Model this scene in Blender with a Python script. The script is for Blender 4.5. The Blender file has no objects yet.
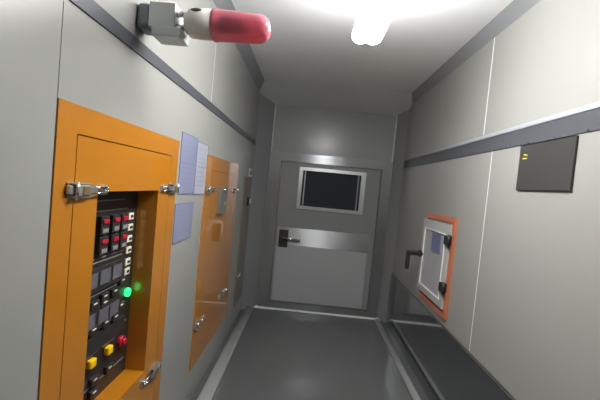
import bpy, bmesh, math, random
from mathutils import Vector, Matrix

S = bpy.context.scene
C = S.collection
random.seed(7)
PI = math.pi

# ------------------------------------------------------------------ camera
cd = bpy.data.cameras.new('camera')
cd.sensor_fit = 'HORIZONTAL'
cd.sensor_width = 36.0
cd.lens = 346.7 / 600.0 * 36.0
cd.clip_start = 0.02
cam = bpy.data.objects.new('camera', cd)
C.objects.link(cam)
RV = Vector((0.99526739, 0.02495402, 0.09391549))
UV = Vector((-0.09479658, 0.0368459, 0.99481455))
FV = Vector((-0.02136423, 0.99900935, -0.03903707))
cam.matrix_world = Matrix(((RV.x, UV.x, -FV.x, 0), (RV.y, UV.y, -FV.y, 0), (RV.z, UV.z, -FV.z, 1.55), (0, 0, 0, 1)))
S.camera = cam

# ------------------------------------------------------------------ world, exposure
w = bpy.data.worlds.new('world'); S.world = w
w.use_nodes = True
w.node_tree.nodes['Background'].inputs['Color'].default_value = (0.5, 0.55, 0.6, 1)
w.node_tree.nodes['Background'].inputs['Strength'].default_value = 0.02
S.view_settings.view_transform = 'Standard'
S.view_settings.look = 'None'
S.view_settings.gamma = 1.0
S.view_settings.use_curve_mapping = False
S.view_settings.exposure = 0.0
LAMP = 82.0            # emission of the ceiling tubes

# ------------------------------------------------------------------ helpers
def lin(c):
    c = c / 255.0
    return c / 12.92 if c <= 0.04045 else ((c + 0.055) / 1.055) ** 2.4
def rgb(r, g, b): return (lin(r), lin(g), lin(b), 1.0)

MATS = {}
def mat(name, col, rough=0.4, metal=0.0, var=0.05, scale=6.0, bump=0.0, coat=0.0, coatr=0.05, trans=0.0, emit=0.0, spec=0.5, stretch=None, rvar=0.06, ior=1.5, aniso=0.0, arot=0.0):
    m = bpy.data.materials.new(name); m.use_nodes = True
    nt = m.node_tree; p = nt.nodes['Principled BSDF']
    tc = nt.nodes.new('ShaderNodeTexCoord')
    mp = nt.nodes.new('ShaderNodeMapping')
    if stretch: mp.inputs['Scale'].default_value = stretch
    nt.links.new(tc.outputs['Object'], mp.inputs['Vector'])
    nz = nt.nodes.new('ShaderNodeTexNoise')
    nz.inputs['Scale'].default_value = scale; nz.inputs['Detail'].default_value = 4
    nt.links.new(mp.outputs['Vector'], nz.inputs['Vector'])
    mix = nt.nodes.new('ShaderNodeMix'); mix.data_type = 'RGBA'
    a = tuple(max(0, v * (1 - var)) for v in col[:3]) + (1,)
    b = tuple(min(1, v * (1 + var)) for v in col[:3]) + (1,)
    mix.inputs[6].default_value = a; mix.inputs[7].default_value = b
    nt.links.new(nz.outputs['Fac'], mix.inputs[0])
    nt.links.new(mix.outputs[2], p.inputs['Base Color'])
    mr = nt.nodes.new('ShaderNodeMapRange')
    mr.inputs['To Min'].default_value = max(0.02, rough - rvar); mr.inputs['To Max'].default_value = min(1, rough + rvar)
    nt.links.new(nz.outputs['Fac'], mr.inputs['Value'])
    nt.links.new(mr.outputs['Result'], p.inputs['Roughness'])
    p.inputs['Metallic'].default_value = metal
    p.inputs['Specular IOR Level'].default_value = spec
    p.inputs['IOR'].default_value = ior
    p.inputs['Anisotropic'].default_value = aniso; p.inputs['Anisotropic Rotation'].default_value = arot
    p.inputs['Coat Weight'].default_value = coat
    p.inputs['Coat Roughness'].default_value = coatr; p.inputs['Coat IOR'].default_value = 1.75
    p.inputs['Transmission Weight'].default_value = trans
    if emit:
        p.inputs['Emission Color'].default_value = col
        p.inputs['Emission Strength'].default_value = emit
    if bump:
        bp = nt.nodes.new('ShaderNodeBump'); bp.inputs['Strength'].default_value = bump; bp.inputs['Distance'].default_value = 0.002
        nt.links.new(nz.outputs['Fac'], bp.inputs['Height']); nt.links.new(bp.outputs['Normal'], p.inputs['Normal'])
    MATS[name] = m
    return m

M_WALL = mat('painted wall panel', rgb(150, 150, 145), 0.34, var=0.02, scale=2.0, spec=0.5)
M_CEIL = mat('ceiling panel', rgb(246, 246, 245), 0.45, var=0.02, scale=3.0, stretch=(1, 14, 1))
M_COVE = mat('aluminium cove', rgb(142, 144, 145), 0.4, metal=0.1, var=0.03)
M_BACK = mat('painted end wall', rgb(142, 144, 144), 0.26, var=0.01, scale=2.0, rvar=0.01)
M_FLOOR = mat('steel floor sheet', rgb(92, 94, 94), 0.14, metal=0.1, var=0.06, scale=3.0, rvar=0.04, spec=0.4)
M_PLATE = mat('dark mirror steel', rgb(190, 192, 193), 0.08, metal=1.0, var=0.04, rvar=0.03)
M_SKIRT = mat('skirting aluminium', rgb(196, 198, 196), 0.35, metal=0.3, var=0.04)
M_TRUNK = mat('dark grey steel strip', rgb(80, 83, 87), 0.36, metal=0.1, var=0.03)
M_CAP = mat('pale steel cap', rgb(156, 160, 164), 0.4, metal=0.1, var=0.02)
M_EDGE_GLINT = mat('corner edge with painted glint', rgb(222, 224, 224), 0.25, metal=0.2, var=0.02)
M_BCOVE = mat('pale end cove', rgb(196, 197, 196), 0.4, var=0.02)
M_COL = mat('grey corner cove', rgb(140, 142, 143), 0.32, metal=0.3, var=0.02)
M_BEAD_GLINT = mat('sealant bead and sill glint', rgb(232, 233, 230), 0.4, var=0.01)
M_FRAME = mat('brushed steel frame', rgb(148, 150, 151), 0.3, metal=0.8, var=0.02, scale=4, rvar=0.03, aniso=0.8, arot=0.25)
M_LEAF = mat('grey door skin', rgb(128, 130, 130), 0.35, var=0.02)
M_LOWER = mat('pale door panel', rgb(158, 161, 162), 0.45, var=0.015)
M_STEEL = mat('brushed stainless', rgb(200, 202, 202), 0.3, metal=0.85, var=0.02, scale=5, rvar=0.03)
M_PUSH = mat('horizontally brushed steel', rgb(172, 174, 174), 0.42, metal=1.0, var=0.02, rvar=0.02, aniso=0.93, arot=0.25)
M_BRIGHT = mat('polished stainless', rgb(225, 226, 226), 0.15, metal=1.0, var=0.03)
M_DKMETAL = mat('dark bronze metal', rgb(72, 72, 66), 0.4, metal=0.7, var=0.08)
M_GLASSD = mat('dark night pane', rgb(46, 50, 54), 0.08, var=0.1, rvar=0.02)
M_ORANGE = mat('orange enamel', rgb(186, 118, 20), 0.35, var=0.03, scale=2, coat=1.0, coatr=0.04)
M_TAN = mat('tan enamel', rgb(126, 119, 98), 0.35, var=0.03, scale=2, coat=0.5, coatr=0.08)
M_BLACK = mat('black plastic', rgb(38, 37, 38), 0.45, var=0.1, scale=20)
M_PANEL = mat('charcoal instrument panel', rgb(44, 40, 38), 0.4, var=0.08, scale=12)
M_MODULE = mat('dark module case', rgb(46, 44, 44), 0.42, var=0.1, scale=30)
M_RED = mat('red plastic', rgb(176, 26, 52), 0.4, var=0.03)
M_GREY = mat('grey plastic', rgb(128, 126, 126), 0.4, var=0.04)
M_DISPLAY = mat('grey display', rgb(98, 98, 104), 0.15, var=0.05)
M_TAG = mat('cream tag', rgb(226, 220, 200), 0.5, var=0.03)
M_YELLOW = mat('yellow button', rgb(252, 200, 20), 0.3, var=0.02)
M_GREEN = mat('lit green lamp', rgb(40, 255, 120), 0.3, emit=2.2)
M_PAPER = mat('lavender sheet', rgb(130, 133, 156), 0.3, var=0.03, scale=8)
M_PAPER2 = mat('white sheet', rgb(162, 165, 178), 0.35, var=0.02, scale=8)
M_INK = mat('faint print', rgb(132, 134, 166), 0.5, var=0.02)
M_EDGE = mat('blue grey sheet edge', rgb(112, 114, 146), 0.4, var=0.02)
M_WHITE = mat('white enamel', rgb(232, 233, 232), 0.35, var=0.01)
M_HATCH = mat('pale hatch enamel', rgb(176, 177, 174), 0.35, var=0.02)
M_SALMON = mat('orange gasket', rgb(184, 112, 82), 0.5, var=0.03)
M_GLASS = mat('hatch pane', rgb(166, 170, 172), 0.06, var=0.03, rvar=0.02)
M_METER = mat('blue meter face', rgb(104, 110, 146), 0.3, var=0.04)
M_CHAR = mat('charcoal sheet', rgb(60, 59, 58), 0.42, var=0.05, scale=4)
M_LABELY = mat('yellow label', rgb(214, 204, 70), 0.5, var=0.02)
M_GALV = mat('galvanised grey', rgb(190, 194, 194), 0.42, metal=0.3, var=0.05, scale=14)
M_BRASS = mat('yellowed zinc', rgb(168, 146, 96), 0.35, metal=0.7, var=0.06)
M_DKGALV = mat('grey steel plate', rgb(118, 120, 116), 0.4, metal=0.3, var=0.05)
M_BLUEGR = mat('slate grey cap', rgb(116, 122, 132), 0.45, var=0.04)
M_IVORY = mat('ivory plastic', rgb(228, 224, 218), 0.4, var=0.02)
M_DOME = mat('red beacon lens', rgb(255, 168, 184), 0.07, var=0.02, trans=0.7, ior=1.3, rvar=0.03)
M_SEAM = mat('dark seam', rgb(50, 50, 50), 0.7)
M_LAMP = mat('lit diffuser', (1, 1, 1, 1), 0.5, emit=LAMP)

class MB:
    def __init__(s): s.b = bmesh.new(); s.m = []
    def _mi(s, m):
        if m not in s.m: s.m.append(m)
        return s.m.index(m)
    def box(s, m, x0, x1, y0, y1, z0, z1, bev=0.0, rot=None, segs=2):
        b = bmesh.new()
        bmesh.ops.create_cube(b, size=1.0)
        bmesh.ops.scale(b, vec=(abs(x1 - x0), abs(y1 - y0), abs(z1 - z0)), verts=b.verts)
        if bev: bmesh.ops.bevel(b, geom=b.edges[:], offset=bev, segments=segs, affect='EDGES', profile=0.5)
        if rot: bmesh.ops.rotate(b, cent=(0, 0, 0), matrix=rot, verts=b.verts)
        bmesh.ops.translate(b, vec=((x0 + x1) / 2, (y0 + y1) / 2, (z0 + z1) / 2), verts=b.verts)
        s._merge(b, m); return s
    def _merge(s, b, m, smooth=False):
        i = s._mi(m); vm = {}
        for v in b.verts: vm[v] = s.b.verts.new(v.co)
        for f in b.faces:
            try:
                n = s.b.faces.new([vm[v] for v in f.verts]); n.material_index = i; n.smooth = smooth or f.smooth
            except ValueError: pass
        b.free()
    def cyl(s, m, p, q, r, r2=None, n=20, bev=0.0):
        p = Vector(p); q = Vector(q); d = q - p
        b = bmesh.new()
        bmesh.ops.create_cone(b, cap_ends=True, segments=n, radius1=r, radius2=r if r2 is None else r2, depth=d.length)
        if bev:
            es = [e for e in b.edges if abs(abs(e.verts[0].co.z) - d.length / 2) < 1e-6 and abs(e.verts[0].co.z - e.verts[1].co.z) < 1e-6]
            bmesh.ops.bevel(b, geom=es, offset=bev, segments=2, affect='EDGES', profile=0.5)
        for f in b.faces: f.smooth = abs(f.normal.z) < 0.9
        bmesh.ops.rotate(b, cent=(0, 0, 0), matrix=d.to_track_quat('Z', 'Y').to_matrix(), verts=b.verts)
        bmesh.ops.translate(b, vec=(p + q) / 2, verts=b.verts)
        s._merge(b, m); return s
    def lathe_x(s, m, prof, cy, cz, n=32):      # profile of (x, r) turned about a line along X
        b = bmesh.new(); rings = []
        for x, r in prof:
            if r < 1e-6: rings.append([b.verts.new((x, cy, cz))])
            else: rings.append([b.verts.new((x, cy + r * math.cos(2 * PI * k / n), cz + r * math.sin(2 * PI * k / n))) for k in range(n)])
        for a, c in zip(rings, rings[1:]):
            for k in range(n):
                l = (k + 1) % n
                if len(a) == 1 and len(c) == 1: break
                if len(a) == 1: b.faces.new((a[0], c[l], c[k]))
                elif len(c) == 1: b.faces.new((a[k], a[l], c[0]))
                else: b.faces.new((a[k], a[l], c[l], c[k]))
        for f in b.faces: f.smooth = True
        bmesh.ops.recalc_face_normals(b, faces=b.faces)
        s._merge(b, m); return s
    def prism(s, m, prof, axis, a0, a1, smooth=False):    # closed 2-D profile swept along an axis
        b = bmesh.new()
        def P(u, v, a): return {'x': (a, u, v), 'y': (u, a, v), 'z': (u, v, a)}[axis]
        A = [b.verts.new(P(u, v, a0)) for u, v in prof]; B = [b.verts.new(P(u, v, a1)) for u, v in prof]
        n = len(prof)
        for k in range(n):
            f = b.faces.new((A[k], A[(k + 1) % n], B[(k + 1) % n], B[k])); f.smooth = smooth
        b.faces.new(A); b.faces.new(B[::-1])
        bmesh.ops.recalc_face_normals(b, faces=b.faces)
        s._merge(b, m); return s
    def tube(s, m, pts, r, n=10):
        for p, q in zip(pts, pts[1:]): s.cyl(m, p, q, r, n=n)
        for p in pts[1:-1]:
            b = bmesh.new(); bmesh.ops.create_uvsphere(b, u_segments=n, v_segments=8, radius=r)
            bmesh.ops.translate(b, vec=p, verts=b.verts)
            for f in b.faces: f.smooth = True
            s._merge(b, m)
        return s
    def build(s, name, parent=None):
        me = bpy.data.meshes.new(name)
        bmesh.ops.recalc_face_normals(s.b, faces=s.b.faces)
        s.b.to_mesh(me); s.b.free()
        for m in s.m: me.materials.append(m)
        o = bpy.data.objects.new(name, me); C.objects.link(o)
        if parent:
            o.parent = parent
            wl = Vector((0, 0, 0)); q = parent
            while q: wl += q.location; q = q.parent
            me.transform(Matrix.Translation(-wl))
        return o

def thing(name, label, cat, loc, group=None):
    o = bpy.data.objects.new(name, None); C.objects.link(o)
    o.empty_display_size = 0.05
    o.location = loc
    return tag(o, label, cat, group)
def tag(o, label, cat, group=None):
    o['label'] = label; o['category'] = cat
    if group: o['group'] = group
    return o
def struct(o): o['kind'] = 'structure'; return o
def ring(mb, m, x0, x1, Y0, Y1, Z0, Z1, y0, y1, z0, z1):
    """a rectangular frame in the YZ plane"""
    mb.box(m, x0, x1, Y0, Y1, z1, Z1); mb.box(m, x0, x1, Y0, Y1, Z0, z0)
    mb.box(m, x0, x1, Y0, y0, z0, z1); mb.box(m, x0, x1, y1, Y1, z0, z1)
    return mb
def ring_y(mb, m, y0, y1, X0, X1, Z0, Z1, a0, a1, z0, z1):
    mb.box(m, X0, X1, y0, y1, z1, Z1); mb.box(m, X0, X1, y0, y1, Z0, z0)
    mb.box(m, X0, a0, y0, y1, z0, z1); mb.box(m, a1, X1, y0, y1, z0, z1)
    return mb

# ------------------------------------------------------------------ room shell
XL, XR, D, H, YF = -0.6794, 1.0995, 4.277, 2.698, -1.3
ZL, PL = 1.985, 0.0          # left ledge
ZR, PR = 1.876, 0.0          # right ledge
T = 0.16
struct(MB().box(M_FLOOR, XL - T, XR + T, YF - T, D + T, -0.1, 0).build('floor'))
struct(MB().box(M_CEIL, XL - T, XR + T, YF - T, D + T, H, H + 0.1).build('ceiling'))

CAB = (0.905, 1.76, 0.30, 1.723)
wl = MB()
wl.box(M_WALL, XL - T, XL, YF, 0.9025, 0, ZL)
wl.box(M_WALL, XL - T, XL, 0.9055, CAB[1], 0, CAB[2]); wl.box(M_WALL, XL - T, XL, 0.9055, CAB[1], CAB[3], ZL)
wl.box(M_WALL, XL - T, XL, CAB[1], D, 0, ZL)
wl.box(M_WALL, XL - T, XL - 0.002, YF, D, ZL, 2.03)
wl.box(M_WALL, XL - T, XL - 0.12, 0.9055, CAB[1], CAB[2], CAB[3])
wl.box(M_SEAM, XL - 0.02, XL - 0.004, 0.902, 0.906, 0, CAB[2]); wl.box(M_SEAM, XL - 0.02, XL - 0.004, 0.902, 0.906, CAB[3], ZL)
wl = struct(wl.build('wall_left'))
wlu = struct(MB().box(M_WALL, XL - T, XL + PL, YF, D, 2.03, H).build('wall_left'))
MB().box(M_BEAD_GLINT, XL + PL, XL + PL + 0.0012, 2.246, 2.25, 2.04, H - 0.09).build('sealant_bead', wlu)

wr = MB()
wr.box(M_WALL, XR, XR + T, YF, D, 0.62, 1.96)
wr.box(M_WALL, XR + 0.004, XR + T, YF, D, 0.0, 0.62)
wr = struct(wr.build('wall_right'))
wru = struct(MB().box(M_WALL, XR - PR, XR + T, YF, D, 1.96, H).build('wall_right'))
MB().box(M_BEAD_GLINT, XR - PR - 0.0012, XR - PR, 2.29, 2.30, 1.995, H - 0.08).build('sealant_bead', wru)
MB().box(M_BEAD_GLINT, XR - 0.0012, XR, 2.158, 2.165, 0.625, ZR).build('sealant_bead', wr)
struct(MB().box(M_BACK, XL - T, XR + T, D, D + T, 0, H).build('wall_back'))
struct(MB().box(M_WALL, XL - T, XR + T, YF - T, YF, 0, H).build('wall_front'))

# grey steel strips between the lower and upper wall panels
struct(MB().box(M_TRUNK, XL - 0.002, XL + 0.006, YF, D - 0.16, ZL - 0.002, 2.033, bev=0.0015).build('trim_1'))
t2 = struct(MB().box(M_TRUNK, XR - 0.006, XR + 0.002, YF, D - 0.13, ZR, 1.964, bev=0.0015).build('trim_2'))
struct(MB().prism(M_CAP, [(XR, 1.964), (XR - 0.010, 1.964), (XR - 0.010, 1.974), (XR, 1.992)], 'y', YF, D - 0.13).build('trim_10'))
for y in (1.421, 1.611, 1.797, 1.98, 2.376):
    MB().cyl(M_BRIGHT, (XR - 0.006, y, ZR + 0.004), (XR - 0.011, y, ZR + 0.004), 0.005, n=12).build('screw', t2)
# coves
c = 0.09
struct(MB().prism(M_COVE, [(XL, H - 0.085), (XL + 0.072, H), (XL, H)], 'y', YF, D).build('trim_3'))
struct(MB().prism(M_COVE, [(XR, H - 0.078), (XR - 0.058, H), (XR, H)], 'y', YF, D).build('trim_4'))
struct(MB().prism(M_BCOVE, [(D, 2.52), (D - 0.36, H), (D, H)], 'x', XL, XR).build('trim_5'))
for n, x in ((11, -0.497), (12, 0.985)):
    struct(MB().cyl(M_EDGE_GLINT, (x, D - 0.006, 0.02), (x, D - 0.006, 2.52), 0.009, n=16).build('trim_%d' % n))  # corner edges; the lamp's highlight line is put into the pale colour
struct(MB().prism(M_COL, [(XL, D - 0.16), (-0.497, D), (XL, D)], 'z', 0, H - 0.02).build('trim_6'))
struct(MB().prism(M_COL, [(XR, D - 0.13), (0.985, D), (XR, D)], 'z', 0, H - 0.02).build('trim_7'))
# skirtings
def arc(x0, x1, h, n=8):       # convex quarter round from the floor at x0 up to height h at x1
    return [(x0 + (x1 - x0) * math.sin(PI / 2 * k / n) if False else x0 + (x1 - x0) * (1 - math.cos(PI / 2 * k / n)), h * math.sin(PI / 2 * k / n)) for k in range(n + 1)]
struct(MB().prism(M_SKIRT, arc(-0.535, -0.625, 0.03) + [(-0.625, 0)], 'y', YF, D - 0.02, True).build('baseboard_left'))
struct(MB().prism(M_SKIRT, arc(0.955, 1.005, 0.02) + [(1.005, 0)], 'y', YF, D - 0.02, True).build('baseboard_right'))
struct(MB().box(M_BEAD_GLINT, -0.53, 1.02, D - 0.05, D - 0.001, 0, 0.02, bev=0.006).build('trim_8'))  # door threshold; its bright reflection is put into the white colour
struct(MB().box(M_PLATE, 1.085, XR + 0.004, YF, D - 0.12, 0.0, 0.614, bev=0.0015).build('trim_9'))

# ------------------------------------------------------------------ end door
d = MB()
ring_y(d, M_FRAME, D - 0.035, D, -0.497, 0.985, 0.0, 1.95, -0.36, 0.868, 0.10, 1.842)
door = struct(d.build('door_1'))
lf = MB(); ring_y(lf, M_LEAF, D - 0.014, D, -0.355, 0.863, 0.104, 1.838, -0.085, 0.63, 1.315, 1.75)
MB().box(M_SEAM, -0.36, 0.868, D - 0.004, D - 0.001, 0.1, 1.842).build('door_gap', door)
leaf = lf.build('door_leaf', door)
wf = MB(); ring_y(wf, M_STEEL, D - 0.032, D - 0.012, -0.13, 0.685, 1.275, 1.79, -0.085, 0.63, 1.315, 1.752)
wf = wf.build('window_frame', door)
MB().box(M_GLASSD, -0.086, 0.631, D - 0.008, D - 0.004, 1.314, 1.752).build('pane', wf)
for x in (-0.062, 0.592):
    MB().box(M_FRAME, x, x + 0.014, D - 0.016, D - 0.008, 1.316, 1.75).build('glazing_bead', wf)
MB().box(M_PUSH, -0.335, 0.812, D - 0.018, D - 0.014, 0.815, 1.035, bev=0.0012).build('push_plate', door)
MB().box(M_LOWER, -0.33, 0.79, D - 0.018, D - 0.014, 0.113, 0.812, bev=0.0012).build('lower_panel', door)
hp = MB().box(M_DKMETAL, -0.308, -0.195, D - 0.028, D - 0.018, 0.785, 1.0, bev=0.003).build('lock_plate', door)
MB().cyl(M_BRIGHT, (-0.25, D - 0.028, 0.905), (-0.25, D - 0.075, 0.905), 0.012).tube(M_BRIGHT, [(-0.262, D - 0.072, 0.905), (-0.07, D - 0.072, 0.897), (-0.045, D - 0.06, 0.897)], 0.012).build('lever_handle', hp)
MB().cyl(M_BLACK, (-0.25, D - 0.028, 0.83), (-0.25, D - 0.036, 0.83), 0.014).build('keyhole', hp)

# ------------------------------------------------------------------ ceiling light
lx, y0, y1, zl = 0.245, 1.15, 2.02, 2.42
lt = thing('ceiling_light', 'long lit white twin-tube light fitting on the ceiling', 'light', (lx, (y0 + y1) / 2, H - 0.16))
MB().prism(M_WHITE, [(lx - 0.06, zl + 0.03), (lx - 0.06, zl + 0.05), (lx + 0.06, zl + 0.05), (lx + 0.06, zl + 0.03)], 'y', y0 + 0.02, y1 - 0.03).build('uplight_tray', lt)  # tray added over the tubes to cut their light onto the ceiling
for y in (y0 + 0.3, y1 - 0.3):
    MB().cyl(M_WHITE, (lx, y, zl + 0.045), (lx, y, H - 0.012), 0.008).cyl(M_WHITE, (lx, y, H - 0.014), (lx, y, H), 0.03).build('added_hanger', lt)  # added rods; tubes hang low to spread light over the ceiling
df = MB()
for s in (-1, 1):
    cx = lx + s * 0.035
    b = bmesh.new()
    n, mm = 20, 6
    rings = []
    ys = [(y0, 0.55), (y0 + 0.008, 0.8), (y0 + 0.028, 0.96), (y0 + 0.06, 1.0), (y1 - 0.06, 1.0), (y1 - 0.028, 0.96), (y1 - 0.008, 0.8), (y1, 0.55)]
    for y, sc in ys:
        rings.append([b.verts.new((cx + 0.050 * sc * math.cos(2 * PI * k / n), y, zl + 0.038 * sc * math.sin(2 * PI * k / n))) for k in range(n)])
    for a, e in zip(rings, rings[1:]):
        for k in range(n): b.faces.new((a[k], a[(k + 1) % n], e[(k + 1) % n], e[k]))
    b.faces.new(rings[0]); b.faces.new(rings[-1][::-1])
    for f in b.faces: f.smooth = True
    bmesh.ops.recalc_face_normals(b, faces=b.faces)
    d1 = MB(); d1._merge(b, M_LAMP); d1.build('diffuser', lt)

# ------------------------------------------------------------------ toggle latch
def latch(parent, x, y, z, L=0.2, s=1.0, flip=1):
    """stainless toggle clamp lying along Y over a gap, on a face at x; flip=-1 turns it end for end"""
    Y = lambda u: y + flip * u * L
    def bx(mb, m, xa, xb, ua, ub, za, zb, bev=0.0015):
        a, b = sorted((Y(ua), Y(ub)))
        mb.box(m, x + xa * s, x + xb * s, a, b, z + za * s, z + zb * s, bev=bev * s)
    base = MB()
    bx(base, M_DKGALV, 0, 0.004, -0.48, 0.02, -0.022, 0.022); bx(base, M_DKGALV, 0, 0.003, 0.0, 0.16, -0.014, 0.014, 0.001); bx(base, M_STEEL, 0.004, 0.014, -0.5, -0.40, -0.010, 0.014)
    bx(base, M_STEEL, 0.004, 0.018, -0.42, 0.0, 0.017, 0.021, 0.001)
    bx(base, M_STEEL, 0.004, 0.018, -0.42, 0.0, -0.021, -0.017, 0.001)
    for u in (-0.44, -0.16): base.cyl(M_BRIGHT, (x + 0.004 * s, Y(u), z + 0.0 * s), (x + 0.009 * s, Y(u), z), 0.006 * s, n=12)
    o = base.build('toggle_latch', parent)
    lv = MB(); bx(lv, M_STEEL, 0.016, 0.022, -0.34, -0.06, -0.016, 0.016, 0.003); bx(lv, M_BRASS, 0.022, 0.025, -0.26, -0.12, -0.013, 0.013, 0.001)
    bx(lv, M_STEEL, 0.014, 0.020, -0.08, 0.12, -0.011, 0.011, 0.003)
    lv.cyl(M_BRIGHT, (x + 0.02 * s, Y(-0.38), z - 0.026 * s), (x + 0.02 * s, Y(-0.38), z + 0.026 * s), 0.005 * s, n=12)
    lv.build('lever', o)
    hk = MB()
    hk.tube(M_BRIGHT, [(x + 0.016 * s, Y(0.05), z + 0.010 * s), (x + 0.014 * s, Y(0.40), z + 0.008 * s), (x + 0.014 * s, Y(0.44), z), (x + 0.014 * s, Y(0.40), z - 0.008 * s), (x + 0.016 * s, Y(0.05), z - 0.010 * s)], 0.0035 * s, n=8)
    hk.build('clasp', o)
    st = MB(); bx(st, M_STEEL, 0, 0.012, 0.36, 0.46, -0.012, 0.012, 0.003); bx(st, M_STEEL, 0, 0.004, 0.30, 0.5, -0.016, 0.016, 0.001)
    st.build('strike', o)
    return o

# ------------------------------------------------------------------ near orange cabinet
cb = thing('control_cabinet', 'near orange wall cabinet whose cut-out shows a dark panel of switches', 'cabinet', (XL, 1.33, CAB[2]))
xf = XL + 0.003
ring(MB(), M_ORANGE, XL - 0.022, xf, CAB[0] + 0.0015, CAB[1] - 0.001, CAB[2] + 0.001, CAB[3] - 0.001, 0.987, 1.678, 0.44, 1.641).build('frame', cb)
ring(MB(), M_ORANGE, XL - 0.022, xf, 0.991, 1.675, 0.444, 1.637, 1.104, 1.556, 0.632, 1.472).build('door', cb)
nc = MB(); xb = -0.768
nc.box(M_ORANGE, xb, XL - 0.022, 1.092, 1.104, 0.62, 1.484); nc.box(M_ORANGE, xb, XL - 0.022, 1.556, 1.568, 0.62, 1.484)
nc.box(M_ORANGE, xb, XL - 0.022, 1.104, 1.556, 0.62, 0.632); nc.box(M_ORANGE, xb, XL - 0.022, 1.104, 1.556, 1.472, 1.484)
nc.box(M_SEAM, XL - 0.03, XL - 0.022, 0.98, 1.092, 0.44, 1.65); nc.box(M_SEAM, XL - 0.03, XL - 0.022, 1.568, 1.69, 0.44, 1.65)
nc.box(M_SEAM, XL - 0.03, XL - 0.022, 1.092, 1.568, 1.484, 1.65)
nc.build('recess', cb)
pn = MB().box(M_PANEL, xb - 0.01, xb, 1.092, 1.568, 0.62, 1.484)
for z, ya, yb in ((1.425, 1.16, 1.44), (1.385, 1.16, 1.47), (1.205, 1.16, 1.45), (1.19, 1.16, 1.45), (1.065, 1.16, 1.45), (0.90, 1.16, 1.46), (0.875, 1.16, 1.53), (0.70, 1.16, 1.53)):
    pn.box(M_GREY, xb, xb + 0.0025, ya, yb, z, z + 0.004)
pn = pn.build('control_panel', cb)
for z in (1.335, 1.258):
    for y in (1.285, 1.36, 1.425):
        MB().box(M_MODULE, xb, xb + 0.02, y - 0.026, y + 0.026, z - 0.035, z + 0.035, bev=0.003).build('breaker', pn)
        MB().box(M_RED, xb + 0.02, xb + 0.025, y - 0.019, y + 0.019, z + 0.006, z + 0.024, bev=0.003).build('breaker_toggle', pn)
        MB().box(M_GREY, xb + 0.02, xb + 0.022, y - 0.018, y + 0.018, z - 0.028, z - 0.012).build('breaker_nameplate', pn)
for k, z in enumerate((1.351, 1.302, 1.251, 1.201, 1.149, 1.106)):
    MB().box(M_TAG, xb, xb + 0.006, 1.480, 1.520, z - 0.015, z + 0.014, bev=0.001).box(M_BLACK, xb + 0.006, xb + 0.010, 1.494, 1.510, z - 0.006, z + 0.005, bev=0.001).build('tag', pn)
for z, ys in ((1.13, (1.235, 1.318, 1.402)), (0.975, (1.235, 1.325, 1.40))):
    mb = MB().box(M_MODULE, xb, xb + 0.012, 1.17, 1.455, z - 0.05, z + 0.045, bev=0.003).build('meter_module', pn)
    for y in ys: MB().box(M_DISPLAY, xb + 0.012, xb + 0.015, y - 0.033, y + 0.033, z - 0.028, z + 0.028, bev=0.001).build('display', pn)
for y, z in ((1.265, 1.035), (1.33, 1.045), (1.40, 1.045), (1.27, 0.935), (1.35, 0.932), (1.42, 0.93), (1.33, 1.02), (1.20, 1.04), (1.18, 0.94), (1.455, 1.075), (1.46, 0.965), (1.22, 0.745), (1.30, 0.725), (1.40, 0.72), (1.30, 0.675)):
    MB().box(M_MODULE, xb, xb + 0.016, y - 0.025, y + 0.025, z - 0.016, z + 0.016, bev=0.003).box(M_TAG, xb + 0.016, xb + 0.018, y - 0.014, y + 0.006, z + 0.004, z + 0.009).build('small_switch', pn)
MB().cyl(M_GREEN, (xb, 1.512, 1.008), (xb + 0.016, 1.512, 1.008), 0.019, bev=0.004).build('indicator_lamp', pn)
for y, z in ((1.385, 0.806), (1.272, 0.808)):
    MB().box(M_YELLOW, xb, xb + 0.022, y - 0.019, y + 0.019, z - 0.018, z + 0.016, bev=0.006).build('push_button', pn)
    MB().box(M_GREY, xb, xb + 0.006, y - 0.04, y + 0.05, z + 0.026, z + 0.033).build('button_nameplate', pn)
MB().cyl(M_RED, (xb, 1.485, 0.797), (xb + 0.02, 1.485, 0.797), 0.024, bev=0.004).cyl(M_RED, (xb + 0.02, 1.485, 0.797), (xb + 0.03, 1.485, 0.797), 0.014, bev=0.003).build('stop_knob', pn)
MB().box(M_MODULE, xb, xb + 0.01, 1.16, 1.5, 0.84, 0.91, bev=0.002).build('module_rail', pn)
latch(cb, xf, 1.05, 1.478, 0.2, 1.0)
latch(cb, xf, 1.665, 1.482, 0.19, 1.0, -1)
latch(cb, xf, 1.62, 0.585, 0.19, 1.0, -1)

# ------------------------------------------------------------------ second and third cabinets
def cabinet(name, label, m, Y0, Y1, Z0, Z1, dy0, dy1, dz0, dz1):
    t = thing(name, label, 'cabinet', (XL, (Y0 + Y1) / 2, Z0))
    ring(MB(), m, XL, XL + 0.008, Y0, Y1, Z0, Z1, dy0 - 0.003, dy1 + 0.003, dz0 - 0.003, dz1 + 0.003).build('frame', t)
    b = MB().box(M_SEAM, XL, XL + 0.002, dy0 - 0.003, dy1 + 0.003, dz0 - 0.003, dz1 + 0.003)
    b.box(m, XL + 0.002, XL + 0.008, dy0, dy1, dz0, dz1)
    b.build('door', t)
    return t
c2 = cabinet('control_cabinet', 'middle orange wall cabinet with closed door and a hanging grey plate', M_ORANGE, 2.25, 3.26, 0.25, 1.70, 2.38, 3.12, 0.36, 1.60)
latch(c2, XL + 0.008, 2.36, 1.47, 0.2, 1.0)
latch(c2, XL + 0.008, 3.13, 1.455, 0.22, 1.0, -1)
latch(c2, XL + 0.008, 2.36, 0.545, 0.22, 1.0)
latch(c2, XL + 0.008, 2.98, 0.55, 0.22, 1.0, -1)
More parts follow.
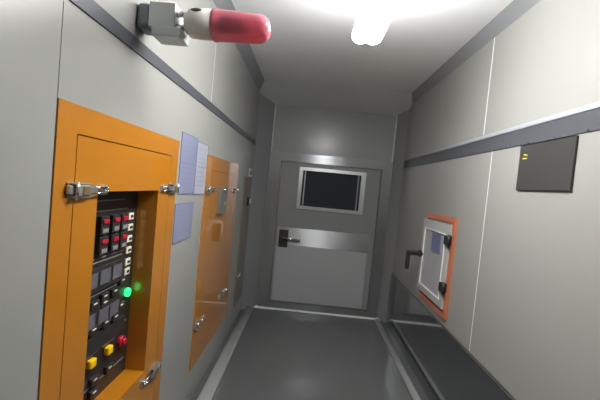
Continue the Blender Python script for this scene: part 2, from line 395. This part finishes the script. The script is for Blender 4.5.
hg = MB().box(M_DKGALV, XL + 0.008, XL + 0.035, 2.58, 2.78, 1.285, 1.49, bev=0.003).build('grey_plate', c2)
MB().cyl(M_BRIGHT, (XL + 0.035, 2.66, 1.465), (XL + 0.05, 2.66, 1.465), 0.016).build('knob', hg)
MB().cyl(M_LABELY, (XL + 0.035, 2.71, 1.36), (XL + 0.038, 2.71, 1.36), 0.012).build('sticker', hg)
c3 = cabinet('control_cabinet', 'far tan wall cabinet next to the end door', M_TAN, 3.60, 4.08, 0.20, 1.60, 3.67, 4.02, 0.30, 1.50)
latch(c3, XL + 0.008, 3.75, 0.52, 0.14, 0.8)
sg = MB().box(M_WHITE, XL, XL + 0.004, 3.86, 4.06, 1.605, 1.70).box(M_GREY, XL + 0.004, XL + 0.0048, 3.89, 4.03, 1.63, 1.68).build('wall_sign')
tag(sg, 'tiny pale square sign on left wall beside the end door', 'sign')
sb = MB().box(M_WHITE, XL + 0.008, XL + 0.03, 3.90, 3.99, 1.30, 1.355, bev=0.003).box(M_BLACK, XL + 0.008, XL + 0.028, 3.86, 3.90, 1.28, 1.375, bev=0.003).build('door_button', c3)

# ------------------------------------------------------------------ sheets on the left wall
def sheet(label, m, Y0, Y1, Z0, Z1, x=0.0, fold=None):
    t = thing('document_sheet', label, 'document', (XL, (Y0 + Y1) / 2, Z0), 'documents fixed to the left wall')
    b = MB().box(m, XL + x, XL + x + 0.003, Y0, Y1, Z0, Z1)
    for k in range(9):
        z = Z1 - (Z1 - Z0) * (0.12 + 0.09 * k)
        b.box(M_INK, XL + x + 0.003, XL + x + 0.0033, Y0 + (Y1 - Y0) * 0.12, Y0 + (Y1 - Y0) * random.uniform(0.6, 0.88), z, z + 0.0025)
    if fold: b.box(M_EDGE, XL + x + 0.003, XL + x + 0.0033, Y0, Y1, fold, fold + 0.0025)
    b.build('page', t)
    e = MB(); ring(e, M_EDGE, XL + x, XL + x + 0.004, Y0 - 0.004, Y1 + 0.004, Z0 - 0.004, Z1 + 0.004, Y0, Y1, Z0, Z1)
    e.build('border', t)
    return t
sheet('tall lavender document sheet, upper left of three beside the near orange cabinet', M_PAPER, 1.795, 2.04, 1.452, 1.772, fold=1.615)
sheet('paler whitish document sheet right of the tall lavender one', M_PAPER2, 2.048, 2.262, 1.445, 1.755, fold=1.612)
sheet('small lavender document sheet below the two taller sheets', M_PAPER, 1.778, 2.05, 1.19, 1.395)

# ------------------------------------------------------------------ beacon
BY, BZ = 1.17, 2.062
xw = XL + 0.054
bc = thing('warning_beacon', 'red rotating warning beacon mounted sideways on a grey bracket', 'beacon', (xw, BY, 1.998))
MB().box(M_BLUEGR, xw - 0.010, xw + 0.038, BY - 0.03, BY + 0.045, 2.022, 2.108, bev=0.014, segs=3).build('cable_gland', bc)
br = MB()
br.box(M_GALV, xw + 0.032, xw + 0.122, BY - 0.03, BY + 0.05, 2.028, 2.112, bev=0.003)
br.box(M_GALV, xw + 0.050, xw + 0.148, BY - 0.038, BY + 0.045, 1.998, 2.030, bev=0.003)
br = br.build('bracket', bc)
for z in (2.04, 2.085):
    MB().cyl(M_BRIGHT, (xw + 0.12, BY - 0.01, z), (xw + 0.156, BY - 0.01, z), 0.011, n=8).build('bolt', br)
bx0 = -0.472
bs = MB().lathe_x(M_IVORY, [(bx0, 0), (bx0, 0.036), (bx0 + 0.012, 0.036), (bx0 + 0.014, 0.046), (bx0 + 0.02, 0.0485), (bx0 + 0.1, 0.05), (bx0 + 0.1, 0)], BY, BZ).build('base', bc)
mk = MB()
b = bmesh.new()
bmesh.ops.create_uvsphere(b, u_segments=20, v_segments=10, radius=1)
bmesh.ops.scale(b, vec=(0.019, 0.004, 0.0095), verts=b.verts)
bmesh.ops.rotate(b, cent=(0, 0, 0), matrix=Matrix.Rotation(-0.65, 3, 'X'), verts=b.verts)
bmesh.ops.translate(b, vec=(bx0 + 0.042, BY - 0.0485 * math.cos(0.65), BZ + 0.0485 * math.sin(0.65)), verts=b.verts)
mk._merge(b, M_DKMETAL, True); mk.build('oval_plug', bs)
dm = MB()
L0, L1, R = bx0 + 0.092, -0.182, 0.0515
prof = [(L0, 0.051), (L0 + 0.006, 0.0535), (L0 + 0.014, 0.0535), (L0 + 0.018, R)]
prof += [(L0 + 0.018 + (L1 - 0.045 - L0 - 0.018) * k / 6, R - 0.0045 * k / 6) for k in range(1, 7)]
prof += [(L1 - 0.045 + 0.045 * math.sin(PI / 2 * k / 8), 0.047 * math.cos(PI / 2 * k / 8) ** 0.75 if k < 8 else 0) for k in range(1, 9)]
inner = [(x - 0.003, max(0, r - 0.003)) for x, r in prof[::-1]]
inner[-1] = (L0, 0.048)
dm.lathe_x(M_DOME, prof + inner + [prof[0]], BY, BZ)
dm.build('lens', bc)
MB().lathe_x(M_DKMETAL, [(L0 + 0.02, 0), (L0 + 0.02, 0.025), (L0 + 0.035, 0.026), (L0 + 0.10, 0.018), (L0 + 0.10, 0)], BY, BZ + 0.004, n=16).build('reflector', bc)

bc.location = (XL + 0.012, 1.29, 2.041); bc.scale = (1.07, 1.07, 1.07)
# ------------------------------------------------------------------ hatch on the right wall
hx = XR
ht = thing('inspection_hatch', 'small white wall hatch with glass pane in an orange surround', 'hatch', (hx, 2.86, 0.68))
ring(MB(), M_SALMON, hx - 0.018, hx, 2.53, 3.13, 0.675, 1.425, 2.575, 3.09, 0.715, 1.385).build('surround', ht)
hb = ring(MB(), M_HATCH, hx - 0.034, hx, 2.578, 3.15, 0.74, 1.372, 2.64, 3.085, 0.80, 1.29).build('hatch_door', ht)
MB().box(M_GLASS, hx - 0.028, hx - 0.024, 2.64, 3.085, 0.80, 1.29).build('pane', hb)
ring(MB(), M_WHITE, hx - 0.040, hx - 0.032, 2.634, 3.094, 0.79, 1.296, 2.642, 3.083, 0.802, 1.288).build('bezel', hb)
MB().box(M_METER, hx - 0.031, hx - 0.028, 2.72, 2.92, 1.12, 1.27).build('meter', hb)
for z in (1.255, 0.90):
    MB().box(M_BLACK, hx - 0.055, hx - 0.012, 2.555, 2.62, z - 0.035, z + 0.035, bev=0.008).cyl(M_BLACK, (hx - 0.04, 2.556, z - 0.045), (hx - 0.04, 2.556, z + 0.045), 0.010).build('hinge', ht)
MB().cyl(M_BLACK, (hx - 0.034, 3.11, 1.055), (hx - 0.064, 3.11, 1.055), 0.03).box(M_BLACK, hx - 0.155, hx - 0.06, 3.09, 3.13, 1.035, 1.075, bev=0.01).box(M_BLACK, hx - 0.172, hx - 0.140, 3.088, 3.132, 0.905, 1.075, bev=0.01).build('handle', hb)

# ------------------------------------------------------------------ charcoal plate on the right wall
pl = thing('charcoal_plate', 'dark charcoal rectangular plate under the right ledge with a yellow label', 'panel', (XR, 1.67, 1.64))
MB().box(M_CHAR, XR - 0.012, XR, 1.478, 1.858, 1.638, 1.868, bev=0.002).build('plate', pl)
MB().box(M_LABELY, XR - 0.0128, XR - 0.012, 1.79, 1.822, 1.815, 1.821, rot=Matrix.Rotation(0.2, 3, 'X')).box(M_LABELY, XR - 0.0128, XR - 0.012, 1.792, 1.828, 1.797, 1.803).build('label', pl)
MB().box(M_BRIGHT, XR - 0.014, XR - 0.001, 1.478, 1.858, 1.868, 1.872).build('top_edge', pl)
